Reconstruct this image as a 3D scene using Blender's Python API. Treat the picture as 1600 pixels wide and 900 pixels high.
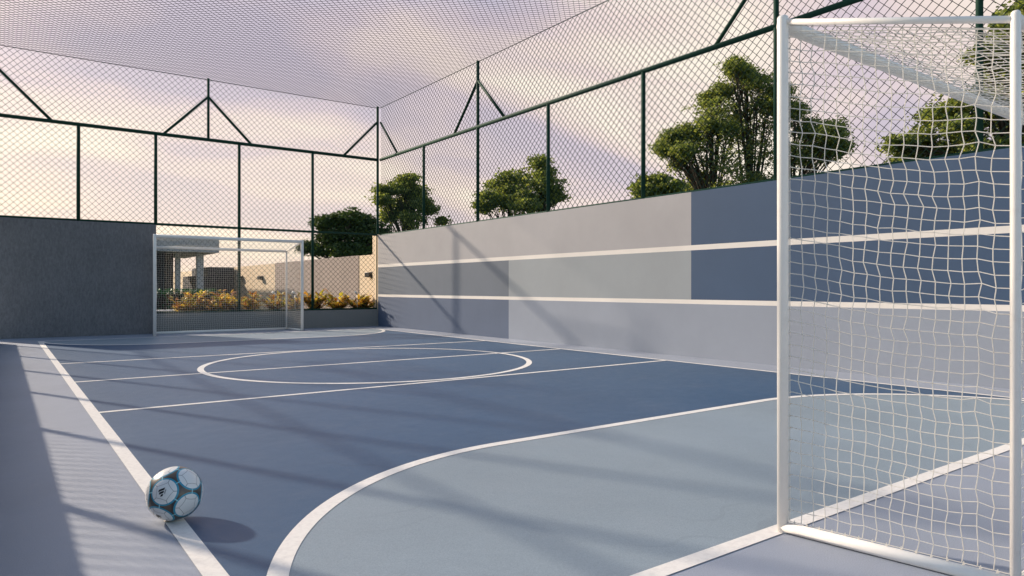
import bpy, math, random
import numpy as np
from mathutils import Vector, Matrix

for o in list(bpy.data.objects): bpy.data.objects.remove(o)
S = bpy.context.scene
COL = S.collection
R = math.radians
rng = np.random.default_rng(7)
random.seed(7)

# ------------------------------------------------------------------ camera
cam_d = bpy.data.cameras.new('camera'); cam = bpy.data.objects.new('camera', cam_d); COL.objects.link(cam)
cam.location = (0, 0, .955)
cam.rotation_euler = (R(90), 0, -math.atan2(800, 1084))
cam_d.sensor_width = 36; cam_d.lens = 36*1084/1600
cam_d.clip_start = .02; cam_d.clip_end = 2000
S.camera = cam

# ------------------------------------------------------------------ light
SUN_TO = Vector((-.44, 1, .555)).normalized()
sd = bpy.data.lights.new('sun', 'SUN'); so = bpy.data.objects.new('sun', sd); COL.objects.link(so)
sd.energy = 5.0; sd.angle = R(1.8); sd.color = (1, .85, .68)
so.rotation_euler = SUN_TO.to_track_quat('Z', 'Y').to_euler()
so.location = (-8, 18, 12)

W = bpy.data.worlds.new('World'); S.world = W; W.use_nodes = True
nt = W.node_tree; nt.nodes.clear()
def wn(t, **k):
    n = nt.nodes.new(t)
    for a, b in k.items(): setattr(n, a, b)
    return n
def wmath(op, a, b=None, c=None, clamp=False):
    n = wn('ShaderNodeMath', operation=op, use_clamp=clamp)
    for i, x in enumerate((a, b, c)):
        if x is None: continue
        if isinstance(x, (int, float)): n.inputs[i].default_value = x
        else: nt.links.new(x, n.inputs[i])
    return n.outputs[0]
def wramp(fac, stops):
    n = wn('ShaderNodeValToRGB'); nt.links.new(fac, n.inputs[0])
    e = n.color_ramp.elements
    while len(e) > 1: e.remove(e[-1])
    e[0].position = stops[0][0]; e[0].color = (*stops[0][1], 1)
    for p, c in stops[1:]:
        x = e.new(p); x.color = (*c, 1)
    return n.outputs[0]
sky = wn('ShaderNodeTexSky'); sky.sky_type = 'NISHITA'; sky.sun_disc = False
sky.sun_elevation = math.asin(SUN_TO.z); sky.sun_rotation = math.atan2(SUN_TO.x, SUN_TO.y)
sky.air_density = 1.2; sky.dust_density = 2.0
bg1 = wn('ShaderNodeBackground'); bg1.inputs[1].default_value = .15
nt.links.new(sky.outputs[0], bg1.inputs[0])
tc = wn('ShaderNodeTexCoord'); sep = wn('ShaderNodeSeparateXYZ'); nt.links.new(tc.outputs['Generated'], sep.inputs[0])
X, Y, Z = sep.outputs
zc = wmath('MAXIMUM', Z, 0.0)
den = wmath('ADD', zc, .22)
px = wmath('DIVIDE', X, den); py = wmath('DIVIDE', Y, den)
cmb = wn('ShaderNodeCombineXYZ'); nt.links.new(px, cmb.inputs[0]); nt.links.new(py, cmb.inputs[1])
mp = wn('ShaderNodeMapping'); mp.inputs['Rotation'].default_value = (0, 0, R(-20)); mp.inputs['Scale'].default_value = (.55, 1.0, 1); mp.inputs['Location'].default_value = (2.1, .4, 0)
nt.links.new(cmb.outputs[0], mp.inputs[0])
nz = wn('ShaderNodeTexNoise'); nz.inputs['Scale'].default_value = 1.9; nz.inputs['Detail'].default_value = 5; nz.inputs['Roughness'].default_value = .46; nz.inputs['Distortion'].default_value = .5
nt.links.new(mp.outputs[0], nz.inputs['Vector'])
cl = wramp(nz.outputs['Fac'], [(.36, (.45, .39, .46)), (.44, (.53, .44, .48)), (.50, (.62, .51, .50)), (.56, (.68, .56, .51)), (.63, (.76, .66, .56)), (.72, (.80, .72, .60))])
# near the horizon the light turns peach
hf = wmath('SUBTRACT', 1, wmath('DIVIDE', zc, .30, clamp=True))
az = wmath('ADD', wmath('MULTIPLY', X, -.70), wmath('MULTIPLY', Y, .72))       # 1 towards the sun side
azf = wmath('ADD', wmath('MULTIPLY', az, .75), .25, clamp=True)
hmix = wn('ShaderNodeMix', data_type='RGBA'); nt.links.new(wmath('MULTIPLY', hf, wmath('ADD', .12, wmath('MULTIPLY', wmath('POWER', azf, 2.0), 1.15)), clamp=True), hmix.inputs[0])
nt.links.new(cl, hmix.inputs[6]); hmix.inputs[7].default_value = (.84, .67, .53, 1)
bg2 = wn('ShaderNodeBackground'); nt.links.new(hmix.outputs[2], bg2.inputs[0])
# clouds thin out overhead and away from the sun, leaving blue sky
up = wmath('SUBTRACT', 1, wmath('DIVIDE', wmath('SUBTRACT', Z, .36), .30, clamp=True))
back = wmath('ADD', wmath('ADD', wmath('MULTIPLY', Y, .8), wmath('MULTIPLY', X, .35)), .25, clamp=True)
cov = wmath('MULTIPLY', wmath('ADD', .06, wmath('MULTIPLY', up, .86)), wmath('ADD', .08, wmath('MULTIPLY', back, 1.45), clamp=True), clamp=True)
bg2.inputs[1].default_value = 1.0
ms = wn('ShaderNodeMixShader'); nt.links.new(cov, ms.inputs[0]); nt.links.new(bg1.outputs[0], ms.inputs[1]); nt.links.new(bg2.outputs[0], ms.inputs[2])
wo = wn('ShaderNodeOutputWorld'); nt.links.new(ms.outputs[0], wo.inputs[0])

S.view_settings.view_transform = 'Standard'; S.view_settings.look = 'None'
S.view_settings.exposure = 0.48; S.view_settings.gamma = 1
S.render.engine = 'CYCLES'
S.cycles.max_bounces = 6; S.cycles.transparent_max_bounces = 8

# ------------------------------------------------------------------ materials
class NB:
    def __init__(s, name, rough=.6, spec=.5, metal=0):
        s.m = bpy.data.materials.new(name); s.m.use_nodes = True; s.t = s.m.node_tree
        s.b = s.t.nodes['Principled BSDF']; s.b.inputs['Roughness'].default_value = rough
        s.b.inputs['Specular IOR Level'].default_value = spec; s.b.inputs['Metallic'].default_value = metal
        s.tc = s.t.nodes.new('ShaderNodeTexCoord')
    def n(s, t, **k):
        x = s.t.nodes.new(t)
        for a, b in k.items(): setattr(x, a, b)
        return x
    def l(s, a, b): s.t.links.new(a, b)
    def math(s, op, *a, clamp=False):
        x = s.n('ShaderNodeMath', operation=op, use_clamp=clamp)
        for i, v in enumerate(a):
            if isinstance(v, (int, float)): x.inputs[i].default_value = v
            else: s.l(v, x.inputs[i])
        return x.outputs[0]
    def noise(s, scale, detail=4, rough=.5, sc=None, co='Object'):
        x = s.n('ShaderNodeTexNoise'); x.inputs['Scale'].default_value = scale
        x.inputs['Detail'].default_value = detail; x.inputs['Roughness'].default_value = rough
        if sc:
            m = s.n('ShaderNodeMapping'); m.inputs['Scale'].default_value = sc
            s.l(s.tc.outputs[co], m.inputs[0]); s.l(m.outputs[0], x.inputs['Vector'])
        else: s.l(s.tc.outputs[co], x.inputs['Vector'])
        return x.outputs['Fac']
    def ramp(s, fac, stops):
        x = s.n('ShaderNodeValToRGB'); s.l(fac, x.inputs[0]); e = x.color_ramp.elements
        while len(e) > 1: e.remove(e[-1])
        e[0].position = stops[0][0]; e[0].color = (*stops[0][1], 1)
        for p, c in stops[1:]:
            q = e.new(p); q.color = (*c, 1)
        return x.outputs[0]
    def mix(s, fac, a, b, blend='MIX'):
        x = s.n('ShaderNodeMix', data_type='RGBA', blend_type=blend)
        for i, v in ((0, fac), (6, a), (7, b)):
            if isinstance(v, (int, float)): x.inputs[i].default_value = v
            elif isinstance(v, tuple): x.inputs[i].default_value = (*v, 1)
            else: s.l(v, x.inputs[i])
        return x.outputs[2]
    def col(s, v):
        if isinstance(v, tuple): s.b.inputs['Base Color'].default_value = (*v, 1)
        else: s.l(v, s.b.inputs['Base Color'])
        return s
    def bump(s, h, strength=.3, dist=.01):
        x = s.n('ShaderNodeBump'); x.inputs['Strength'].default_value = strength; x.inputs['Distance'].default_value = dist
        s.l(h, x.inputs['Height']); s.l(x.outputs[0], s.b.inputs['Normal'])
        return s

def mul(c, k): return tuple(min(1, x*k) for x in c)
def court_paint(name, c, rough=.46, spec=.5):
    n = NB(name, rough, spec)
    big = n.noise(.55, 5, .6); fine = n.noise(230, 2, .6); mid = n.noise(9, 4, .65)
    a = n.ramp(big, [(.3, mul(c, .90)), (.7, mul(c, 1.09))])
    b = n.mix(n.math('MULTIPLY', n.ramp(mid, [(.35, (1, 1, 1)), (.6, (0, 0, 0))]), .10), a, mul(c, .78))
    dust = n.ramp(n.noise(1.7, 7, .72), [(.52, (0, 0, 0)), (.75, (1, 1, 1))])
    b = n.mix(n.math('MULTIPLY', dust, .07), b, (.42, .41, .42))
    wv = n.n('ShaderNodeTexWave'); wv.wave_type = 'RINGS'; wv.inputs['Scale'].default_value = .9; wv.inputs['Distortion'].default_value = 26; wv.inputs['Detail'].default_value = 3; wv.inputs['Detail Scale'].default_value = .8
    n.l(n.tc.outputs['Object'], wv.inputs[0])
    sc = n.math('MULTIPLY', n.ramp(wv.outputs['Fac'], [(.955, (0, 0, 0)), (.99, (1, 1, 1))]), n.ramp(n.noise(.9, 2, .5), [(.56, (0, 0, 0)), (.66, (1, 1, 1))]))
    b = n.mix(n.math('MULTIPLY', sc, .16), b, mul(c, .45))
    f = n.ramp(fine, [(.3, (.80, .80, .80)), (.7, (1.15, 1.15, 1.15))])
    n.col(n.mix(.8, b, f, 'MULTIPLY'))
    n.bump(n.math('ADD', fine, n.math('MULTIPLY', mid, .3)), .35, .003)
    r = n.n('ShaderNodeMapRange'); r.inputs[3].default_value = rough-.07; r.inputs[4].default_value = rough+.09
    n.l(mid, r.inputs[0]); n.l(r.outputs[0], n.b.inputs['Roughness'])
    return n.m
M = {}
M['court_mid'] = court_paint('blue_court_paint', (.034, .088, .176))
M['court_light'] = court_paint('grey_blue_court_paint', (.265, .325, .375))
M['court_edge'] = court_paint('pale_grey_court_paint', (.325, .358, .430))
n = NB('white_line_paint', .5, .4); n.col(n.ramp(n.noise(35, 5, .7), [(.3, (.76, .72, .68)), (.55, (.88, .84, .79))])); n.bump(n.noise(230), .3, .002); M['line'] = n.m

def wall_paint(name, c):
    n = NB(name, .7, .3)
    v = n.noise(.8, 6, .62); f = n.noise(60, 4, .6)
    streak = n.noise(1.6, 5, .6, (1, 1.0, .12))
    a = n.ramp(v, [(.3, mul(c, .93)), (.7, mul(c, 1.05))])
    b = n.mix(n.math('MULTIPLY', n.ramp(streak, [(.5, (0, 0, 0)), (.72, (1, 1, 1))]), .10), a, mul(c, .72))
    n.col(b); n.bump(f, .25, .004)
    return n.m
M['w_light'] = wall_paint('light_grey_wall_paint', (.385, .372, .382))
M['w_light2'] = wall_paint('cool_grey_wall_paint', (.298, .322, .342))
M['w_light3'] = wall_paint('lilac_grey_wall_paint', (.275, .305, .365))
M['w_dark'] = wall_paint('slate_wall_paint', (.140, .164, .202))
M['w_dark2'] = wall_paint('dark_slate_blue_wall_paint', (.096, .128, .198))
M['w_blue'] = wall_paint('deep_blue_wall_paint', (.048, .085, .155))
M['w_white'] = wall_paint('white_stripe_wall_paint', (.76, .71, .66))

n = NB('rough_grey_render', .9, .2)
h = n.noise(34, 6, .75, (1, 1, .38)); h2 = n.noise(2.2, 5, .6)
n.col(n.mix(.5, n.ramp(h2, [(.3, (.17, .17, .18)), (.7, (.22, .22, .23))]), n.ramp(h, [(.35, (.12, .12, .13)), (.65, (.27, .27, .28))])))
n.bump(h, 1.0, .03); M['render_grey'] = n.m
n = NB('rough_taupe_render', .9, .2)
h = n.noise(40, 6, .75); n.col(n.ramp(h, [(.3, (.20, .20, .195)), (.7, (.29, .29, .28))])); n.bump(h, .9, .02); M['render_low'] = n.m
n = NB('cream_garden_wall', .85, .2); h = n.noise(12, 6, .7)
n.col(n.ramp(n.noise(1.1, 5, .6), [(.3, (.70, .55, .39)), (.7, (.78, .62, .45))])); n.bump(h, .4, .01); M['cream'] = n.m
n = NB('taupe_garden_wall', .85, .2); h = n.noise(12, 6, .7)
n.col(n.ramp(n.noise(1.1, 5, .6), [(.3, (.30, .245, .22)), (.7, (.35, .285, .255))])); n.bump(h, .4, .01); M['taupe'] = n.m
n = NB('dark_green_painted_steel', .65, .12); n.col(n.ramp(n.noise(14, 5, .7), [(.3, (.010, .040, .028)), (.7, (.016, .056, .038))])); M['green'] = n.m
n = NB('green_coated_wire', 1, 0); n.col((.016, .034, .028)); M['wire'] = n.m
n = NB('white_powder_coat', .34, .5); n.col(n.ramp(n.noise(11, 6, .7), [(.22, (.80, .75, .70)), (.45, (.90, .86, .81))])); M['white'] = n.m
n = NB('white_net_cord', .8, .2); n.col((.93, .90, .85))
tr_ = n.n('ShaderNodeBsdfTranslucent'); tr_.inputs[0].default_value = (.88, .83, .74, 1); mx_ = n.n('ShaderNodeMixShader'); mx_.inputs[0].default_value = .4
n.l(n.b.outputs[0], mx_.inputs[1]); n.l(tr_.outputs[0], mx_.inputs[2]); n.l(mx_.outputs[0], n.t.nodes['Material Output'].inputs[0]); M['cord'] = n.m
n = NB('dark_soil', .95, .1); n.col(n.ramp(n.noise(30, 5, .7), [(.3, (.02, .014, .01)), (.7, (.05, .036, .025))])); n.bump(n.noise(30, 5, .7), 1, .04); M['soil'] = n.m
n = NB('mown_grass', .9, .2); n.col(n.ramp(n.noise(25, 5, .7), [(.3, (.03, .06, .015)), (.7, (.07, .11, .03))])); n.bump(n.noise(60, 4), 1, .03); M['grass'] = n.m
n = NB('pale_concrete', .8, .3); n.col(n.ramp(n.noise(3, 6, .6), [(.3, (.33, .34, .35)), (.7, (.44, .45, .46))])); n.bump(n.noise(50, 3), .2, .005); M['concrete'] = n.m
n = NB('dark_slat_cladding', .6, .3)
wv = n.n('ShaderNodeTexWave'); wv.bands_direction = 'X'; wv.inputs['Scale'].default_value = 3.0; n.l(n.tc.outputs['Object'], wv.inputs[0])
n.col(n.ramp(wv.outputs['Fac'], [(.2, (.018, .015, .015)), (.6, (.06, .05, .048))])); n.bump(wv.outputs['Fac'], .7, .02); M['slat'] = n.m
n = NB('dark_stone', .85, .2); n.col(n.ramp(n.noise(7, 6, .7), [(.3, (.035, .035, .042)), (.7, (.085, .085, .095))])); n.bump(n.noise(20, 5), .8, .03); M['stone'] = n.m
n = NB('black_metal', .4, .5); n.col((.02, .02, .022)); M['black'] = n.m
n = NB('lamp_glass', .15, .5); n.col((.5, .5, .48)); M['glass'] = n.m
n = NB('tree_bark', .9, .2); n.col(n.ramp(n.noise(9, 6, .7, (1, 1, .2)), [(.3, (.025, .018, .012)), (.7, (.08, .06, .045))])); n.bump(n.noise(14, 5, .7, (1, 1, .2)), 1, .04); M['bark'] = n.m

def leaf_mat(name, stops, trans=.35):
    n = NB(name, .5, .35)
    g = n.n('ShaderNodeNewGeometry')
    c = n.ramp(g.outputs['Random Per Island'], stops)
    big = n.ramp(n.noise(.9, 3, .5), [(.35, (.72, .78, .8)), (.65, (1.15, 1.12, .95))])
    c2 = n.mix(.8, c, big, 'MULTIPLY'); n.col(c2)
    tr = n.n('ShaderNodeBsdfTranslucent'); n.l(n.mix(1.0, c2, (1.25, 1.2, .55), 'MULTIPLY'), tr.inputs[0])
    ms = n.n('ShaderNodeMixShader'); ms.inputs[0].default_value = trans
    n.l(n.b.outputs[0], ms.inputs[1]); n.l(tr.outputs[0], ms.inputs[2])
    n.l(ms.outputs[0], n.t.nodes['Material Output'].inputs[0])
    return n.m
M['leaf'] = leaf_mat('olive_green_leaves', [(0, (.10, .145, .05)), (.5, (.19, .235, .08)), (1, (.35, .37, .15))], .52)
M['leaf_dark'] = leaf_mat('dark_green_leaves', [(0, (.035, .065, .016)), (.5, (.06, .10, .025)), (1, (.11, .145, .035))], .22)
M['leaf_hedge'] = leaf_mat('hedge_leaves', [(0, (.010, .06, .022)), (1, (.03, .13, .045))], .2)
M['croton'] = leaf_mat('orange_yellow_leaves', [(0, (.26, .09, .04)), (.25, (.58, .28, .06)), (.5, (.78, .54, .10)), (.72, (.24, .28, .07)), (1, (.85, .66, .14))], .42)

# ------------------------------------------------------------------ mesh tools
class MB:
    def __init__(s): s.v = []; s.f = []; s.mi = []; s.c = 0; s.sm = []
    def add(s, v, f, mi=0, smooth=False):
        v = np.asarray(v, float).reshape(-1, 3); s.v.append(v)
        for q in f: s.f.append([i+s.c for i in q]); s.mi.append(mi); s.sm.append(smooth)
        s.c += len(v); return s
    def box(s, a, b, mi=0):
        x0, y0, z0 = a; x1, y1, z1 = b
        v = [(x0,y0,z0),(x1,y0,z0),(x1,y1,z0),(x0,y1,z0),(x0,y0,z1),(x1,y0,z1),(x1,y1,z1),(x0,y1,z1)]
        return s.add(v, [(3,2,1,0),(4,5,6,7),(0,1,5,4),(1,2,6,5),(2,3,7,6),(3,0,4,7)], mi)
    def tube(s, pts, r, n=12, cap=True, sq=0, mi=0):
        pts = [Vector(p) for p in pts]; k = len(pts)
        rr = [r]*k if isinstance(r, (int, float)) else r
        up = None; vs = []
        for i, p in enumerate(pts):
            d = (pts[min(i+1, k-1)]-pts[max(i-1, 0)]).normalized()
            if up is None:
                up = Vector((0, 0, 1)) if abs(d.z) < .9 else Vector((0, 1, 0))
            a = d.cross(up).normalized(); b = a.cross(d).normalized(); up = b
            for j in range(n):
                t = 2*math.pi*j/n + (math.pi/n if n == 4 else 0)
                vs.append(p + a*math.cos(t)*rr[i] + b*math.sin(t)*rr[i])
        f = [(i*n+j, i*n+(j+1) % n, (i+1)*n+(j+1) % n, (i+1)*n+j) for i in range(k-1) for j in range(n)]
        if cap: f += [tuple(range(n-1, -1, -1)), tuple((k-1)*n+j for j in range(n))]
        return s.add([tuple(v) for v in vs], f, mi, n > 4)
    def build(s, name, mats, parent=None, bevel=0, loc=None):
        me = bpy.data.meshes.new(name)
        V = np.concatenate(s.v) if s.v else np.zeros((0, 3))
        me.from_pydata(V.tolist(), [], s.f); me.update()
        if not isinstance(mats, (list, tuple)): mats = [mats]
        for m in mats: me.materials.append(m)
        me.polygons.foreach_set('material_index', s.mi); me.polygons.foreach_set('use_smooth', s.sm)
        o = bpy.data.objects.new(name, me); COL.objects.link(o)
        if parent: o.parent = parent
        if loc: o.location = loc
        if bevel:
            b = o.modifiers.new('bevel', 'BEVEL'); b.width = bevel; b.segments = 2; b.limit_method = 'ANGLE'
        return o

def quads_mesh(name, V, F, mat, parent=None):
    me = bpy.data.meshes.new(name)
    V = np.asarray(V, np.float32); F = np.asarray(F, np.int32)
    me.vertices.add(len(V)); me.vertices.foreach_set('co', V.ravel())
    k = F.shape[1]
    me.loops.add(F.size); me.loops.foreach_set('vertex_index', F.ravel())
    me.polygons.add(len(F)); me.polygons.foreach_set('loop_start', np.arange(len(F), dtype=np.int32)*k)
    me.polygons.foreach_set('loop_total', np.full(len(F), k, np.int32))
    me.update(calc_edges=True); me.materials.append(mat)
    o = bpy.data.objects.new(name, me); COL.objects.link(o)
    if parent: o.parent = parent
    return o

def seg_prisms(P0, P1, r, n=4):
    """straight thin bars between arrays of points"""
    P0 = np.asarray(P0, float); P1 = np.asarray(P1, float)
    d = P1-P0; L = np.linalg.norm(d, axis=1, keepdims=True); d = d/np.maximum(L, 1e-9)
    ref = np.where(np.abs(d[:, 2:3]) < .9, np.array([[0, 0, 1.]]), np.array([[0, 1., 0]]))
    a = np.cross(d, ref); a /= np.linalg.norm(a, axis=1, keepdims=True); b = np.cross(d, a)
    vs = []
    for P in (P0-d*r*.4, P1+d*r*.4):
        for j in range(n):
            t = 2*math.pi*(j+.5)/n
            vs.append(P + r*(a*math.cos(t)+b*math.sin(t)))
    V = np.stack(vs, 1).reshape(-1, 3)
    base = np.arange(len(P0))[:, None, None]*2*n
    q = np.array([[j, (j+1) % n, n+(j+1) % n, n+j] for j in range(n)])[None]
    F = (base+q).reshape(-1, 4)
    return V, F

def tag(o, label=None, cat=None, group=None, kind=None):
    if label: o['label'] = label
    if cat: o['category'] = cat
    if group: o['group'] = group
    if kind: o['kind'] = kind
    return o
def empty(name, loc, label, cat, group=None, rz=0):
    o = bpy.data.objects.new(name, None); COL.objects.link(o); o.location = loc; o.rotation_euler = (0, 0, rz)
    o.empty_display_size = .2
    return tag(o, label, cat, group)
def copy_tree(o, parent=None):
    c = o.copy(); COL.objects.link(c)
    if parent: c.parent = parent
    for ch in [x for x in bpy.data.objects if x.parent == o]: copy_tree(ch, c)
    return c

# ------------------------------------------------------------------ dimensions (metres)
XL, XR = -.10, 7.68          # inner faces of the long sides
YB, YN = 16.10, .45          # far end, near end
TX0, TX1 = .575, 7.075       # touch lines
TY0, TY1 = 1.58, 14.93       # goal lines
CX = 3.84
LW = .036                    # half width of a line
WH, RAIL, TOP = 2.28, 4.20, 5.51

# ------------------------------------------------------------------ ground and court
def flat(name, poly, z, mat, parent=None):
    b = MB(); b.add([(x, y, z) for x, y in poly], [tuple(range(len(poly)))]); return b.build(name, mat, parent)
def rect(x0, y0, x1, y1): return [(x0, y0), (x1, y0), (x1, y1), (x0, y1)]
tag(flat('ground', rect(-600, -600, 600, 600), -.03, M['grass']), kind='structure')
apron = MB().box((-.10, -6, -.20), (9.5, YB+.12, 0)).build('court_floor', M['court_edge']); tag(apron, kind='structure')
MB().box((-9, -6, -.2), (-.102, 19, -.004)).build('path', M['concrete'])['kind'] = 'structure'
flat('playing_area', rect(TX0, TY0, TX1, TY1), .001, M['court_mid'], apron)
RA = 1.90; AX0, AX1 = TX0+RA, TX1-RA
def dshape(cy, s, r):
    p = [(AX0-r*math.cos(t), cy+s*r*math.sin(t)) for t in np.linspace(0, math.pi/2, 60)]
    p += [(AX1+r*math.sin(t), cy+s*r*math.cos(t)) for t in np.linspace(0, math.pi/2, 60)]
    return p if s < 0 else p[::-1]
flat('goal_area', dshape(TY0, 1, RA), .002, M['court_light'], apron)
flat('goal_area', dshape(TY1, -1, RA), .002, M['court_light'], apron)
def ribbon(name, c, w, z, closed=False):
    c = np.array(c); k = len(c); out = []
    for i in range(k):
        a = c[(i-1) % k] if closed or i else c[i]; b = c[(i+1) % k] if closed or i < k-1 else c[i]
        d = (b-a)/np.linalg.norm(b-a); nn = np.array([-d[1], d[0]])
        out.append((c[i]-nn*w, c[i]+nn*w))
    b = MB(); vs = [(x, y, z) for p in out for x, y in p]
    f = [(2*i, 2*((i+1) % k), 2*((i+1) % k)+1, 2*i+1) for i in range(k if closed else k-1)]
    b.add(vs, f); return b.build(name, M['line'], apron)
ribbon('painted_line', [(TX0, YN-.4), (TX0, TY1+LW)], LW, .003)
ribbon('painted_line', [(TX1, YN-.4), (TX1, TY1+LW)], LW*.8, .003)
ribbon('painted_line', [(TX0+LW, TY0), (TX1-LW, TY0)], LW, .003)
ribbon('painted_line', [(TX0+LW, TY1), (TX1-LW, TY1)], LW, .003)
for yy in (10.38, 8.28, 6.15): ribbon('painted_line', [(TX0+LW, yy), (TX1-LW, yy)], LW*.85, .003)
ribbon('centre_circle', [(3.86+2.02*math.cos(t), 8.26+2.02*math.sin(t)) for t in np.linspace(0, 2*math.pi, 180, endpoint=False)], LW, .004, True)
for cy, s in ((TY0, 1), (TY1, -1)):
    p = dshape(cy, s, RA-LW*.5); ribbon('goal_area_line', p, LW, .004)

# ------------------------------------------------------------------ walls
# right wall: one mesh, the colour fields are faces of it
b = MB()
ys = [YB, 10.51, 6.24, YN]; zs = [0, .735, .795, 1.475, 1.545, WH]
mt = {0: (4, 2, 2), 1: (6, 6, 6), 2: (3, 1, 5), 3: (6, 6, 6), 4: (0, 0, 5)}
for i in range(5):
    for j in range(3):
        b.add([(XR, ys[j], zs[i]), (XR, ys[j+1], zs[i]), (XR, ys[j+1], zs[i+1]), (XR, ys[j], zs[i+1])], [(0, 3, 2, 1)], mt[i][j])
T = .18
b.add([(XR, YN, WH), (XR+T, YN, WH), (XR+T, YB, WH), (XR, YB, WH)], [(0, 1, 2, 3)], 6)
b.add([(XR+T, YN, 0), (XR+T, YB, 0), (XR+T, YB, WH), (XR+T, YN, WH)], [(0, 1, 2, 3)], 0)
b.add([(XR, YN, 0), (XR+T, YN, 0), (XR+T, YN, WH), (XR, YN, WH)], [(0, 1, 2, 3)], 0)
b.add([(XR, YB, 0), (XR, YB, WH), (XR+T, YB, WH), (XR+T, YB, 0)], [(0, 1, 2, 3)], 0)
o = b.build('painted_wall', [M[k] for k in ('w_light', 'w_light2', 'w_light3', 'w_dark', 'w_dark2', 'w_blue', 'w_white')])
tag(o, 'long side wall painted in grey and blue blocks with two white stripes', 'wall')
tag(MB().box((XR, YB+.003, 0), (XR+T, YB+.33, WH+.03)).build('wall_pier', M['cream'], bevel=.006),
    'narrow cream wall pier at the far right corner behind the fence', 'wall')
tag(MB().box((-.36, YB, 0), (2.63, YB+.16, WH)).build('rendered_wall', M['render_grey'], bevel=.006),
    'tall dark grey rough plaster wall left of the far goal', 'wall')
tag(MB().box((2.633, YB, 0), (XR-.003, YB+.14, .42)).build('planter_wall', M['render_low'], bevel=.006),
    'low grey plaster wall behind the far goal holding the plant bed', 'wall')
tag(MB().box((XL-.14, YN, 0), (XL, 15.05, .42)).build('low_wall', M['render_low'], bevel=.006),
    'low plaster wall under the left side fence', 'wall')

# ------------------------------------------------------------------ chain link
SP = .122; WR = .0041
def chain(origin, U, V, N, lu, lv, r=WR):
    """woven zigzag wires running along V, repeated along U; returns segment arrays"""
    U, V, N = map(np.array, (U, V, N)); origin = np.array(origin, float)
    h = SP/2; nu = int(lu/h)+1; nv = int(lv/h)+1
    us = np.arange(nu)*h
    P0 = []; P1 = []
    js = np.arange(nv+1)*h; js[-1] = min(js[-1], lv)
    for i in range(nu-1):
        # wire i swings between us[i] and us[i+1]
        alt = (np.arange(nv+1)+i) % 2
        u = np.where(alt == 0, us[i]+.000, us[i+1]); dep = np.where(alt == 0, .0035, -.0035)
        uu = np.clip(u, 0, lu); vv = np.clip(js, 0, lv)
        jit = rng.normal(0, .0016, nv+1)
        P = origin + uu[:, None]*U + (vv+jit)[:, None]*V + dep[:, None]*N
        P0.append(P[:-1]); P1.append(P[1:])
    return np.concatenate(P0), np.concatenate(P1)
def chain_mesh(name, parts, parent, r=WR, label=None):
    A = np.concatenate([p[0] for p in parts]); B = np.concatenate([p[1] for p in parts])
    V, F = seg_prisms(A, B, r, 4)
    o = quads_mesh(name, V, F, M['wire'], parent)
    return o
def bar(name, p, q, r, parent, mat='green', n=14):
    return MB().tube([p, q], r, n).build(name, M[mat], parent)

PR = .033
# back fence
F1 = empty('chain_link_fence', (XL, YB+.07, 0), 'dark green chain link fence across the far end above the plaster wall and plant bed', 'fence')
def P(o, x, y, z): return (x-o.location.x, y-o.location.y, z-o.location.z)
yb = YB+.07
for x, z0, z1 in ((XL, 0, TOP+.02), (1.25, WH, RAIL), (2.63, WH, RAIL), (4.32, .42, RAIL), (6.01, .42, RAIL), (XR+.02, .42, TOP+.04), (3.67, RAIL, TOP+.03)):
    bar('post', P(F1, x, yb, z0), P(F1, x, yb, z1), PR if x != 3.67 else .028, F1)
bar('rail', P(F1, XL, yb, RAIL), P(F1, XR, yb, RAIL), .037, F1)
bar('rail', P(F1, XL, yb, WH+.02), P(F1, XR, yb, WH+.02), .026, F1)
bar('rail', P(F1, 2.63, yb, .44), P(F1, XR, yb, .44), .02, F1)
bar('top_cable', P(F1, XL, yb, TOP), P(F1, XR, yb, TOP), .007, F1, 'wire', 8)
for xa, xb in ((XL, XL+.92), (3.67, 2.77), (3.67, 4.6), (XR, 6.78)):
    bar('brace', P(F1, xa, yb, 5.14), P(F1, xb, yb, RAIL), .027, F1)
chain_mesh('wire_mesh', [chain(P(F1, XL, yb+.02, WH), (1, 0, 0), (0, 0, 1), (0, 1, 0), XR-XL, TOP-WH),
                         chain(P(F1, 2.63, yb+.02, .44), (1, 0, 0), (0, 0, 1), (0, 1, 0), XR-2.63, WH-.44)], F1)
# right fence
xr = XR+.07
F2 = empty('chain_link_fence', (xr, YN, WH), 'dark green chain link fence on top of the grey and blue painted side wall', 'fence')
for y, z1 in ((13.88, RAIL), (11.66, TOP+.02), (9.43, RAIL), (7.19, RAIL), (4.98, TOP+.02), (2.76, TOP+.02), (YN+.03, TOP)):
    bar('post', P(F2, xr, y, WH), P(F2, xr, y, z1), PR, F2)
bar('rail', P(F2, xr, YN, RAIL), P(F2, xr, YB, RAIL), .037, F2)
bar('rail', P(F2, xr, YN, WH+.016), P(F2, xr, YB, WH+.016), .018, F2)
bar('top_cable', P(F2, xr, YN, TOP), P(F2, xr, YB, TOP), .007, F2, 'wire', 8)
for ya, yb_ in ((YB, 15.16), (11.66, 12.57), (11.66, 10.72), (4.98, 5.90), (4.98, 4.06)):
    bar('brace', P(F2, xr, ya, 5.14), P(F2, xr, yb_, RAIL), .027, F2)
chain_mesh('wire_mesh', [chain(P(F2, xr+.02, YN, WH), (0, 1, 0), (0, 0, 1), (1, 0, 0), YB-YN+.06, TOP-WH)], F2)
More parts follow.
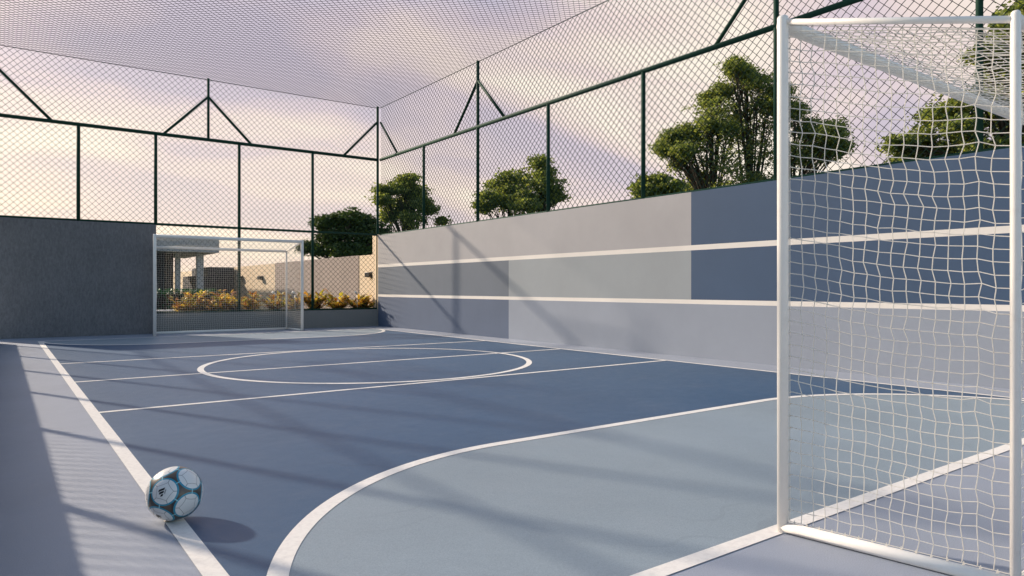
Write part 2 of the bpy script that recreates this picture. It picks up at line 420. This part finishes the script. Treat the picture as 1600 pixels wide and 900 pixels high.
# left fence (casts the long shadows over the floor)
xl = XL-.06
F3 = empty('chain_link_fence', (xl, YN, 0), 'dark green chain link fence on the low wall along the left side', 'fence')
lp = [14.90, 12.74, 10.67, 8.60, 6.53, 4.46, 2.39, YN+.03]
for i, y in enumerate(lp):
    bar('post', P(F3, xl, y, .42), P(F3, xl, y, TOP if i in (0, 3, 6, 7) else RAIL), PR, F3)
bar('rail', P(F3, xl, YN, RAIL), P(F3, xl, YB, RAIL), .037, F3)
bar('rail', P(F3, xl, YN, WH), P(F3, xl, YB, WH), .026, F3)
bar('rail', P(F3, xl, YN, .44), P(F3, xl, 14.9, .44), .02, F3)
bar('top_cable', P(F3, xl, YN, TOP), P(F3, xl, YB, TOP), .007, F3, 'wire', 8)
for ya in (YB, 8.60, 2.39):
    for s in (-1, 1):
        if ya == YB and s > 0: continue
        bar('brace', P(F3, xl, ya, 5.14), P(F3, xl, ya+s*.92, RAIL), .027, F3)
chain_mesh('wire_mesh', [chain(P(F3, xl-.02, YN, .42), (0, 1, 0), (0, 0, 1), (1, 0, 0), 14.45, TOP-.42),
                         chain(P(F3, xl-.02, 14.9, WH), (0, 1, 0), (0, 0, 1), (1, 0, 0), YB-14.9, TOP-WH)], F3)
# overhead mesh
F4 = empty('overhead_net', (XL, YN, TOP), 'flat wire mesh roof stretched over the whole court', 'net')
chain_mesh('wire_mesh', [chain((-.05, 0, .012), (0, 1, 0), (1, 0, 0), (0, 0, 1), YB-YN+.09, XR-XL+.145)], F4, .0034)

# ------------------------------------------------------------------ goals
def make_goal(label, group, k=1.0):
    g = empty('futsal_goal', (0, 0, 0), label, 'goal', group)
    W2 = 1.48; H = 2.01; D = .74; IN = .106; HB = 1.80; r = .0215*k
    def post_(name, p, q, r_, cap=.012):
        b = MB(); p, q = Vector(p), Vector(q); d = (q-p).normalized()
        b.tube([p, q-d*.0, q+d*cap*.6, q+d*cap], [r_, r_, r_*.9, r_*.6], 20)
        return b.build(name, M['white'], g)
    for s in (-1, 1):
        post_('post', (s*W2, 0, 0), (s*W2, 0, H-.002), r)
        post_('back_post', (s*(W2-IN), -D, 0), (s*(W2-IN), -D, HB+.015), .0140*k)
        MB().tube([(s*W2, 0, H-.014), (s*(W2-IN), -D, HB)], .0115*k, 16).build('top_side_bar', M['white'], g)
        MB().tube([(s*W2, -.0, .022), (s*(W2-IN), -D, .022)], .0215, 16).build('ground_side_bar', M['white'], g)
    MB().tube([(-W2, 0, H-.026), (W2, 0, H-.026)], .028*k**.4, 20).build('crossbar', M['white'], g)
    MB().tube([(-W2+IN, -D, HB), (W2-IN, -D, HB)], .0190*k, 16).build('back_bar', M['white'], g)
    MB().tube([(-W2+IN, -D, .022), (W2-IN, -D, .022)], .0190*k, 16).build('ground_back_bar', M['white'], g)
    # net: side, top and back panels of knotted cord hanging a little loose
    def panel(c00, c10, c01, c11, nu, nv, nrm, bulge, sag, jit):
        c00, c10, c01, c11, nrm = [np.array(c, float) for c in (c00, c10, c01, c11, nrm)]
        u = np.linspace(0, 1, nu+1)[None, :, None]; v = np.linspace(0, 1, nv+1)[:, None, None]
        G = (c00*(1-u)+c10*u)*(1-v)+(c01*(1-u)+c11*u)*v
        e = np.minimum(1, np.sin(np.pi*u)*np.sin(np.pi*v)*2.2)
        low = sum(a*np.sin(fu*np.pi*u+p1)*np.sin(fv*np.pi*v+p2) for a, fu, fv, p1, p2 in
                  [(rng.uniform(.4, 1), rng.uniform(1, 4), rng.uniform(1, 5), rng.uniform(0, 6), rng.uniform(0, 6)) for _ in range(5)])
        G = G + nrm*e*(bulge*np.sin(np.pi*v)*np.sin(np.pi*u)+low*.004)
        G = G + np.array([0, 0, -1.])*sag*e*(np.sin(np.pi*u)+.25*low)
        walk = rng.normal(0, 1, G.shape)*.30
        du = (c10-c00)/np.linalg.norm(c10-c00); dv = (c01-c00)/np.linalg.norm(c01-c00)
        row = rng.normal(0, 1, (nv+1, 1, 1)); row2 = rng.normal(0, 1, (nv+1, 1, 1)); colr = rng.normal(0, 1, (1, nu+1, 1))
        w_ = .5+.5*np.sin(2.3*np.pi*u+rng.uniform(0, 6))
        walk = walk + du*(row*w_+row2*(1-w_))*.95 + dv*colr*.3
        edge = (np.minimum(1, np.minimum(u, 1-u)*nu)*np.minimum(1, np.minimum(v, 1-v)*nv))
        G = G + walk*jit*edge
        A = [G[:-1].reshape(-1, 3), G[:, :-1].reshape(-1, 3)]; B = [G[1:].reshape(-1, 3), G[:, 1:].reshape(-1, 3)]
        return np.concatenate(A), np.concatenate(B), G
    A, B = [], []
    q_ = .016
    zt, zb = H-.03, .044
    rc = .00168 if k == 1 else .00125
    for s in (-1, 1):
        a, b_, G = panel((s*(W2-q_), -.02, zb), (s*(W2-IN-q_), -D+.02, zb), (s*(W2-q_), -.02, zt), (s*(W2-IN-q_), -D+.02, HB-.02), 16, 42, (s, 0, 0), -.03, .016, .0048)
        A.append(a); B.append(b_)
    a, b_, G = panel((-W2+IN, -D, zb), (W2-IN, -D, zb), (-W2+IN, -D, HB-.03), (W2-IN, -D, HB-.03), 60, 38, (0, -1, 0), .04, .02, .0048); A.append(a); B.append(b_)
    a, b_, G = panel((-W2, 0, H-.05), (W2, 0, H-.05), (-W2+IN, -D, HB-.03), (W2-IN, -D, HB-.03), 62, 17, (0, 0, -1), .04, .01, .0048); A.append(a); B.append(b_)
    # small loops tying the cords to the bars
    for s in (-1, 1):
        for k in range(43):
            z = zb+(zt-zb)*k/42
            A.append(np.array([[s*W2-s*.002, -.012, z], [s*W2-s*.006, -r-.003, z-.003]])); B.append(np.array([[s*W2-s*.006, -r-.003, z-.003], [s*W2, -r-.012, z]]))
        for k in range(17):
            f = k/16; cx = s*(W2-IN*f); cy = -D*f
            A.append(np.array([[cx, cy-.004, .049], [cx, cy+.004, .040]])); B.append(np.array([[cx, cy+.004, .040], [cx, cy, .055]]))
    V, F = seg_prisms(np.concatenate(A), np.concatenate(B), rc, 5)
    quads_mesh('net', V, F, M['cord'], g)
    return g
g1 = make_goal('near white goal frame with knotted net, cropped by the right edge of the picture', 'futsal goals')
g1.location = (2.465+1.48, 1.555, 0)
g2 = make_goal('far small white goal with net in front of the low planter wall', 'futsal goals', 1.45); g2.location = (3.94, 15.22, 0); g2.rotation_euler = (0, 0, math.pi)

# ------------------------------------------------------------------ ball
BR = .108; bc = Vector((.578, 3.118, BR+.003))
n = NB('football_panels', .32, .5); n.b.inputs['Coat Weight'].default_value = .25
ph = (1+5**.5)/2
ax = [Vector(a).normalized() for a in ((0, 1, ph), (0, 1, -ph), (1, ph, 0), (1, -ph, 0), (ph, 0, 1), (-ph, 0, 1))]
# turn one panel towards the camera, up and left a little, as the photograph shows
view = (Vector((0, 0, .955))-bc).normalized()
right = Vector((0, 0, 1)).cross(view).normalized(); upv = view.cross(right)
tA = (view*.90 + right*(-.36) + upv*.10).normalized()
tB = (view*.62 + right*.52 + upv*.50).normalized()
vA = Vector(ax[0]); vB = Vector(ax[4])
def frame(a, b):
    c = a.cross(b).normalized(); return Matrix((a, c.cross(a), c)).transposed()
Rb = frame(tA, tB) @ frame(vA, vB).transposed()
ax = [Rb @ a for a in ax]
dots = []
for a in ax:
    d = n.n('ShaderNodeVectorMath', operation='DOT_PRODUCT'); nrm = n.n('ShaderNodeVectorMath', operation='NORMALIZE')
    n.l(n.tc.outputs['Object'], nrm.inputs[0]); n.l(nrm.outputs[0], d.inputs[0]); d.inputs[1].default_value = a
    dots.append(n.math('ABSOLUTE', d.outputs['Value']))
m = [dots[0]]
for d in dots[1:]:
    new = []; cur = d
    for q in m:
        new.append(n.math('MAXIMUM', q, cur)); cur = n.math('MINIMUM', q, cur)
    if len(m) < 4: new.append(cur)
    m = new
m1, m2, m3, m4 = m
def band(x, a, b):   # 1 where a < x < b
    return n.math('MULTIPLY', n.math('GREATER_THAN', x, a), n.math('LESS_THAN', x, b))
inside = n.math('GREATER_THAN', m1, math.cos(R(26.2)))
ring = band(m1, math.cos(R(30.0)), math.cos(R(26.2)))
seam1 = n.math('MULTIPLY', inside, band(m2, .660, .672))
seam2 = n.math('MULTIPLY', n.math('MULTIPLY', inside, n.math('GREATER_THAN', m2, .668)), n.math('LESS_THAN', n.math('SUBTRACT', m2, m3), .013))
tick = n.math('MULTIPLY', n.math('LESS_THAN', n.math('ABSOLUTE', n.math('SUBTRACT', m3, m4)), .032), n.math('MULTIPLY', n.math('LESS_THAN', m1, math.cos(R(23.5))), n.math('GREATER_THAN', m2, .80)))
bronze = n.ramp(n.noise(2.5, 2, .5, (9, 9, 9)), [(.40, (.022, .024, .028)), (.62, (.115, .080, .055))])
c = n.mix(inside, bronze, (.80, .79, .77))
c = n.mix(ring, c, (.02, .27, .40))
c = n.mix(tick, c, (.25, .58, .66))
seam = n.math('MAXIMUM', seam1, seam2)
c = n.mix(n.math('MULTIPLY', seam, .75), c, (.16, .15, .15))
n.col(c); n.bump(n.math('SUBTRACT', 1, n.math('MAXIMUM', seam, n.math('MULTIPLY', tick, .6))), .6, .002)
b = MB(); nu, nv = 96, 64; vs = []
for i in range(nv+1):
    t = math.pi*i/nv
    for j in range(nu):
        p_ = 2*math.pi*j/nu; vs.append((BR*math.sin(t)*math.cos(p_), BR*math.sin(t)*math.sin(p_), BR*math.cos(t)))
b.add(vs, [(i*nu+j, (i+1)*nu+j, (i+1)*nu+(j+1) % nu, i*nu+(j+1) % nu) for i in range(nv) for j in range(nu)], 0, True)
ball = b.build('football', n.m, loc=tuple(bc))
tag(ball, 'white football with dark and bronze gaps and cyan rings resting on the left touch line', 'ball')
# printed mark: three slanted bars and a word, laid onto the curved panel
n = NB('black_print', .4, .4); n.col((.012, .012, .014)); M['print'] = n.m
def text_outline(body, size):
    cu = bpy.data.curves.new('word', 'FONT'); cu.body = body; cu.size = size; cu.align_x = 'CENTER'; cu.resolution_u = 3; cu.offset = size*.02
    o = bpy.data.objects.new('word', cu); COL.objects.link(o)
    bpy.context.view_layer.update()
    me = o.to_mesh(); V = [tuple(v.co) for v in me.vertices]; F = [tuple(p.vertices) for p in me.polygons]
    o.to_mesh_clear(); bpy.data.objects.remove(o); bpy.data.curves.remove(cu)
    return V, F
def print_mark(axis, ang, off=(0, 0), sc=1.0):
    a = axis.normalized(); u = upv.cross(a).normalized(); w = a.cross(u)
    ca, sa = math.cos(ang), math.sin(ang)
    def put(x, y):
        x, y = x*sc, y*sc
        X_, Y_ = ca*x-sa*y+off[0], sa*x+ca*y+off[1]
        return tuple((a + u*X_/BR + w*Y_/BR).normalized()*(BR+.0006))
    b = MB()
    # three slanted bars growing to the right
    for k, (h) in enumerate((.0075, .0145, .0190)):
        x0 = -.0145+k*.0105; wd = .0078; sl = -.56
        q = []
        for t in np.linspace(0, 1, 5):
            y = h*t
            q.append((x0+sl*y, y)); q.append((x0+sl*y+wd, y))
        # foot is cut level with the base line
        vs = [put(x, y) for x, y in q]
        b.add(vs, [(2*i, 2*i+1, 2*i+3, 2*i+2) for i in range(4)])
    V, F = text_outline('adidas', .006)
    b.add([put(v[0]+.001, v[1]-.006) for v in V], F)
    return b.build('printed_mark', M['print'], ball)
cands = sorted([s*a for a in ax for s in (-1, 1)], key=lambda a: -a.dot(view))
print_mark(cands[0] if cands[0].dot(tA) > .9 else tA, R(76), (.001, .0), 1.15)
low = min([s*a for a in ax for s in (-1, 1)], key=lambda a: (a-(view*.60+right*-.50+upv*-.62).normalized()).length)
print_mark(low, R(20), (.0, .0), .9)

# ------------------------------------------------------------------ trees
def rand_dirs(k):
    d = rng.normal(size=(k, 3)); return d/np.linalg.norm(d, axis=1, keepdims=True)
def leaves_at(P, size, nleaf=1, flat_=.5):
    """pointed leaves: one diamond-like quad bent along its rib per point"""
    k = len(P); d = rand_dirs(k); d[:, 2] *= flat_; d /= np.linalg.norm(d, axis=1, keepdims=True)
    w = np.cross(d, rand_dirs(k)); w /= np.linalg.norm(w, axis=1, keepdims=True)
    s = (size*rng.uniform(.6, 1.35, k))[:, None]
    V = np.stack([P-d*s*.5, P+w*s*.28, P+d*s*.5, P-w*s*.28], 1).reshape(-1, 3)
    F = np.arange(4*k).reshape(-1, 4)
    return V, F
def curve_pts(a, b, bend, k=7):
    a, b = np.array(a, float), np.array(b, float); t = np.linspace(0, 1, k)[:, None]
    mid = (a+b)/2+np.array(bend)
    return (1-t)**2*a+2*t*(1-t)*mid+t*t*b
def tree(name, base, clumps, label, trunks=1, tr=.16, mat='leaf', leaf=.13, dens=260, group=None, depth=.8, cat='tree', sparse=1.0):
    """clumps: (lateral m, height m, radius m) seen from the court; depth spread is random"""
    t = empty(name, base, label, cat, group)
    bx, by = base[0], base[1]; L = math.hypot(bx, by); fx, fy = bx/L, by/L; rx, ry = fy, -fx
    cs = []
    for (lx, h, r) in clumps:
        dd = rng.uniform(-depth, depth)
        cs.append((rx*lx+fx*dd, ry*lx+fy*dd, h, r))
    k0 = len(cs)
    for i in range(k0):          # loose foliage bridging neighbouring limbs
        for j in range(i+1, k0):
            A_, B_ = cs[i], cs[j]; dist = math.dist(A_[:3], B_[:3])
            if dist < (A_[3]+B_[3])*1.25 and rng.random() < .3:
                w = rng.uniform(.3, .7); cs.append(tuple(A_[q]*w+B_[q]*(1-w)+rng.normal(0, .15) for q in range(3))+((A_[3]+B_[3])*.27,))
    k0 = len(cs)
    for i in range(k0):          # extra clumps in front and behind so the crown is round
        x, y, h, r = cs[i]
        for sgn in (-1, 1):
            if rng.random() < .5: cs.append((x+fx*sgn*r*1.3, y+fy*sgn*r*1.3, h-rng.uniform(0, .4)*r, r*.75))
    b = MB(); forks = []
    for q in range(trunks):
        ox = (q-(trunks-1)/2)*tr*5; hh = .45*max(c[2] for c in cs)
        f = (rx*ox*2.0, ry*ox*2.0, hh); p = curve_pts((rx*ox*.6, ry*ox*.6, 0), f, (0, 0, 0)); forks.append(f)
        b.tube([tuple(x) for x in p], list(np.linspace(tr, tr*.68, len(p))), 9)
    twig = []
    for (x, y, h, r) in cs:
        f = min(forks, key=lambda q: abs(q[0]-x)+abs(q[1]-y))
        s0 = np.array(f)*rng.uniform(.72, 1); s0 = np.array([f[0], f[1], s0[2]])
        if h < s0[2]: s0[2] = max(.3, h*.6)
        p = curve_pts(s0, (x, y, h+.2*r), (rng.normal(0, .15), rng.normal(0, .15), .12*h-.3), 8)
        b.tube([tuple(q) for q in p], list(np.linspace(tr*.38, tr*.05, 8)), 6)
        for _ in range(7):
            e = np.array((x, y, h))+rand_dirs(1)[0]*r*np.array([.95, .95, .8])
            st = p[rng.integers(4, 8)]
            qq = curve_pts(st, e, rng.normal(0, .12, 3), 5)
            b.tube([tuple(z) for z in qq], list(np.linspace(tr*.13, tr*.025, 5)), 4); twig.append((st, e, r))
    b.build('trunk', M['bark'], t)
    Ps = []
    for (x, y, h, r) in cs:
        # each limb end carries a few uneven tufts; sprays of leaves lie on their upper and outer side
        c0 = np.array((x, y, h)); tufts = []
        for _ in range(7):
            o_ = rand_dirs(1)[0]*np.array([1, 1, .75])*r*rng.uniform(.40, 1.12)
            tufts.append((c0+o_, r*rng.uniform(.32, .62)))
        for c, q in tufts:
            ns = max(4, int(dens*r*r*sparse/105))
            d = rand_dirs(ns); d[:, 2] = np.where(d[:, 2] < -.5, -d[:, 2], d[:, 2]); rad = rng.uniform(.15, 1.35, (ns, 1))
            cc = c+d*rad*q*np.array([1.2, 1.2, .95])
            Ps.append((cc[:, None, :]+rng.normal(0, 1, (ns, 15, 3))*np.array([.20, .20, .075])*min(1.1, .45+r*.5)).reshape(-1, 3))
        # ragged outer sprigs
        for _ in range(int(9+14*r)):
            dd = rand_dirs(1)[0]; dd[2] = abs(dd[2])*.8 if rng.random() < .75 else dd[2]
            Ps.append(c0+dd*r*rng.uniform(.95, 1.42)+rng.normal(0, 1, (12, 3))*np.array([.15, .15, .06]))
    for (st, e, r) in twig:
        Ps.append(e+rng.normal(0, .13, (26, 3))*np.array([1, 1, .5]))
    V, F = leaves_at(np.concatenate(Ps), leaf)
    quads_mesh('crown', V, F, M[mat], t)
    return t
f_ = 1084.; va = (math.sin(math.atan2(800, f_)), math.cos(math.atan2(800, f_)))
def at(px_, Zd): # ground point at picture column px_ and depth Zd
    lat = (px_-800)/f_*Zd; return (va[0]*Zd+va[1]*lat, va[1]*Zd-va[0]*lat, 0)
def clumps(px0, Zd, lst):
    return [((x-px0)/f_*Zd, .955+(450-y)/f_*Zd, r*.88/f_*Zd) for x, y, r in lst]
# the big tree over the painted wall
big = [(1110,150,12),(1075,200,13),(1165,108,15),(1150,112,14),(1040,222,16),(1052,205,14),(1075,235,18),(1290,215,16),(1300,240,12),(1215,150,18),(1155,120,24),(1130,140,18),(1185,135,20),(1200,165,26),(1150,165,30),(1115,180,30),(1160,205,34),(1090,200,26),(1060,215,22),(1045,225,14),(1120,225,30),
       (1200,205,28),(1235,185,18),(1255,205,22),(1285,225,20),(1265,240,24),(1230,250,24),(1190,245,24),(1140,260,26),(1100,262,26),(1085,290,24),(1060,250,14),(1290,250,14),(1150,290,24),(1225,285,22),(1180,290,18)]
tree('broadleaf_tree', at(1175, 24), clumps(1175, 24, big), 'tallest spreading tree, seen through the fence above the blue block of the wall', 3, .13, dens=430, leaf=.10, group='trees beyond the court')
tree('broadleaf_tree', at(1020, 22), clumps(1020, 22, [(1015,285,13),(1035,290,14),(1050,295,12),(1005,298,12),(1030,305,14)]), 'small low tree just left of the tallest tree, peeping over the painted wall', 1, .08, dens=300, leaf=.12, depth=.3, group='trees beyond the court')
tree('broadleaf_tree', at(820, 30), clumps(820, 30, [(842,252,13),(820,272,16),(850,272,15),(790,278,14),(775,290,14),(830,292,22),(865,295,16),(765,312,15),(795,312,20),(845,315,20),(872,308,12),(758,325,12),(820,330,22)]),
     'medium loose tree beyond the fence midway along the painted wall', 2, .13, dens=300, leaf=.135, group='trees beyond the court')
tree('broadleaf_tree', at(640, 32), clumps(640, 32, [(640,282,11),(622,296,13),(650,300,16),(600,300,10),(598,318,12),(628,318,18),(658,320,15),(670,330,10),(610,335,16),(645,340,20),(690,346,6)]),
     'pointed loose tree right behind the far right corner post', 1, .13, dens=320, leaf=.135, group='trees beyond the court')
tree('broadleaf_tree', at(535, 30), clumps(535, 30, [(505,350,13),(530,345,13),(550,340,17),(575,350,18),(590,360,18),(540,362,18),(515,372,15),(560,372,20),(585,380,20),(485,385,9),(505,392,13),(530,390,16),(555,392,16),(575,398,16),(478,390,6)]),
     'dense dark rounded tree behind the taupe garden wall left of the corner', 1, .16, 'leaf_dark', dens=760, leaf=.135, depth=.6, group='trees beyond the court')
tree('broadleaf_tree', at(1640, 15), clumps(1640, 15, [(1610,0,34),(1650,-20,40),(1590,60,22),(1620,60,40),(1560,80,16),(1585,110,28),(1640,120,50),(1545,150,24),(1500,160,20),(1480,155,12),(1590,170,36),(1530,190,26),(1470,200,22),(1440,210,14),(1500,215,26),(1560,225,30),(1620,220,40),(1572,105,20),(1592,35,24),(1580,140,22),(1690,60,50),(1700,160,60),(1450,235,16),(1600,10,18)]),
     'large olive green tree seen through the near goal net at the right edge', 2, .13, dens=300, leaf=.10, group='trees beyond the court')

# ------------------------------------------------------------------ garden behind the far goal
tag(MB().box((2.2, YB+.143, -.02), (7.9, YB+1.15, .385)).build('garden_bed', M['soil']), kind='structure')
def croton(base, s, label):
    t = empty('leafy_shrub', base, label, 'shrub', 'orange leaved shrubs in the planter')
    V, F, c = [], [], 0
    st = MB()
    k = int(15*s)
    for i in range(k):
        a = rng.uniform(0, 6.28); tilt = rng.uniform(.1, 1.15); L = rng.uniform(.18, .40)*s
        tip = np.array([math.cos(a)*math.sin(tilt)*L, math.sin(a)*math.sin(tilt)*L, math.cos(tilt)*L])
        st.tube([(0, 0, 0), tuple(tip)], [.012, .005], 5)
        for j in range(15):
            f = rng.uniform(.12, 1.0); p = tip*f
            b_ = a+rng.uniform(-1.9, 1.9); el = rng.uniform(.05, 1.0)
            d = np.array([math.cos(b_)*math.cos(el), math.sin(b_)*math.cos(el), math.sin(el)])
            side = np.cross(d, [0, 0, 1.]); side /= np.linalg.norm(side)+1e-6; nn = np.cross(side, d)
            ll = rng.uniform(.11, .20)*s**.5; w = ll*.19
            q = [p, p+d*ll*.45+side*w-nn*0, p+d*ll*.95-nn*ll*.12, p+d*ll*.45-side*w, p+d*ll*.45-nn*-.012]
            V += q; F += [(c, c+1, c+4), (c+1, c+2, c+4), (c+2, c+3, c+4), (c+3, c, c+4)]; c += 5
    st.build('stem', M['bark'], t)
    quads_mesh('foliage', np.array(V), np.array(F), M['croton'], t)
cr = [(283, .95, 'first orange leaved shrub from the left, brightest, in the plant bed'), (305, 1.1, 'tall yellow tipped shrub under the canopy edge, second from the left'),
      (352, 1.15, 'broad yellow orange shrub in front of the garden column, third from the left'), (392, .95, 'low yellow green shrub right behind the middle fence post'),
      (428, 1.0, 'orange shrub framed by the far goal near its back post'), (459, 1.05, 'shrub seen through the side net of the far goal'), (492, 1.15, 'dark red shrub directly right of the far goal'),
      (528, 1.15, 'tall shrub between the right fence post and the end of the bed'), (558, 1.1, 'last shrub at the right end of the plant bed'), (330, .8, 'small low shrub between the two yellow ones'), (572, .75, 'smallest shrub tucked beside the cream pier')]
for i, (p_, s, lab) in enumerate(cr):
    yy = YB+.45+(.18 if i % 2 else 0)
    d = (va[0]*f_+(p_-800)*va[1], va[1]*f_-(p_-800)*va[0]); t_ = yy/d[1]
    croton((d[0]*t_, yy, .38), s*1.22, lab)
for p_, s, lab in ((461, 1.0, 'white garden spotlight beside the far goal post'), (430, .8, 'small white garden spotlight behind the far goal net'), (558, .8, 'white garden spotlight at the right end of the plant bed')):
    yy = YB+.3
    d = (va[0]*f_+(p_-800)*va[1], va[1]*f_-(p_-800)*va[0]); t_ = yy/d[1]
    g = empty('garden_spotlight', (d[0]*t_, yy, .38), lab, 'spotlight', 'garden spotlights in the planter')
    bar('stake', (0, 0, 0), (0, 0, .42*s**.2), .008, g, 'white', 8)
    b = MB(); b.tube([(0.03, 0, .41), (-.01, 0, .44), (-.07, 0, .48)], [.010, .024, .032], 14); b.build('lamp_head', M['white'], g)
# hedge
hd = MB(); hd.box((1.6, 20.3, -.03), (4.85, 20.9, .80)); 
hedge = empty('hedge', (3.2, 20.6, 0), 'clipped green hedge below the canopy behind the far goal', 'hedge')
hd2 = MB().box((-1.6, -.26, 0), (1.6, .26, .80)).build('branches', M['soil'], hedge)
pp = np.stack([rng.uniform(-1.7, 1.7, 9000), rng.uniform(-.34, .34, 9000), rng.uniform(0, .93, 9000)], 1)
keep = (np.abs(pp[:, 1]) > .2) | (pp[:, 2] > .74) | (np.abs(pp[:, 0]) > 1.55)
V, F = leaves_at(pp[keep], .07, 1, 1); quads_mesh('foliage', V, F, M['leaf_hedge'], hedge)
tag(MB().box((1.6, 18.2, -.03), (3.9, 18.9, .42)).build('pool_edge', M['concrete'], bevel=.02), 'pale low ledge in front of the clipped hedge', 'ledge')
tag(flat('lawn', rect(-8, YB+1.16, 7.74, 60), -.006, M['grass']), kind='structure')

# long garden wall, running on from the court's side wall
GX = 7.77
gw = MB().box((GX, YB+.34, -.03), (GX+.2, 46, 1.82)).build('garden_wall', M['cream'], bevel=.01)
tag(gw, 'long cream garden wall running away behind the far fence', 'wall')
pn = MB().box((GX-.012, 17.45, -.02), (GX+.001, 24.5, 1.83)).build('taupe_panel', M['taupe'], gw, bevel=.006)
def wall_lamp(y, z, lab, s=1):
    g = empty('wall_lamp', (GX-.002, y, z), lab, 'lamp', 'black wall lamps')
    MB().box((-.012, -.09*s, -.07*s), (0, .09*s, .07*s)).build('back_plate', M['black'], g, bevel=.003)
    MB().box((-.13*s, -.12*s, -.055*s), (-.012, .12*s, .055*s)).build('housing', M['black'], g, bevel=.008)
    MB().box((-.11*s, -.09*s, -.061*s), (-.03, .09*s, -.055*s)).build('lens', M['glass'], g)
wall_lamp(16.66, 1.30, 'black wall lamp on the sunlit strip beside the court corner', 1.1)
wall_lamp(26.0, 1.33, 'right one of two black lamps seen through the far goal', 1.15)
wall_lamp(28.6, 1.36, 'left one of two black lamps seen through the far goal', 1.15)

# pavilion
pv = empty('pavilion', (2.2, 26, 0), 'low flat roofed pavilion with pale concrete canopy behind the far goal', 'building')
def PB(name, a, b_, mat, bevel=.01): return MB().box(P(pv, *a), P(pv, *b_)).build(name, M[mat], pv, bevel=bevel)
PB('roof', (-3, 26, 2.20), (6.27, 31.5, 2.78), 'concrete', .02)
PB('column', (5.62, 26.4, 0), (5.84, 26.62, 2.197), 'concrete')
PB('column', (5.00, 26.8, 0), (5.16, 27.0, 2.197), 'concrete')
PB('dark_wall', (-2.6, 27.1, 0), (4.98, 31, 2.197), 'slat')
tag(MB().box((6.70, 29.6, -.03), (GX-.06, 32.5, 1.80)).build('stone_wall', M['stone'], bevel=.02), 'dark stone block against the cream garden wall right of the column', 'wall')
tag(MB().box((6.05, 28.6, -.03), (6.68, 31.0, 1.42)).build('stone_wall', M['stone'], bevel=.02), 'shorter dark stone block between the column and the taller block', 'wall')
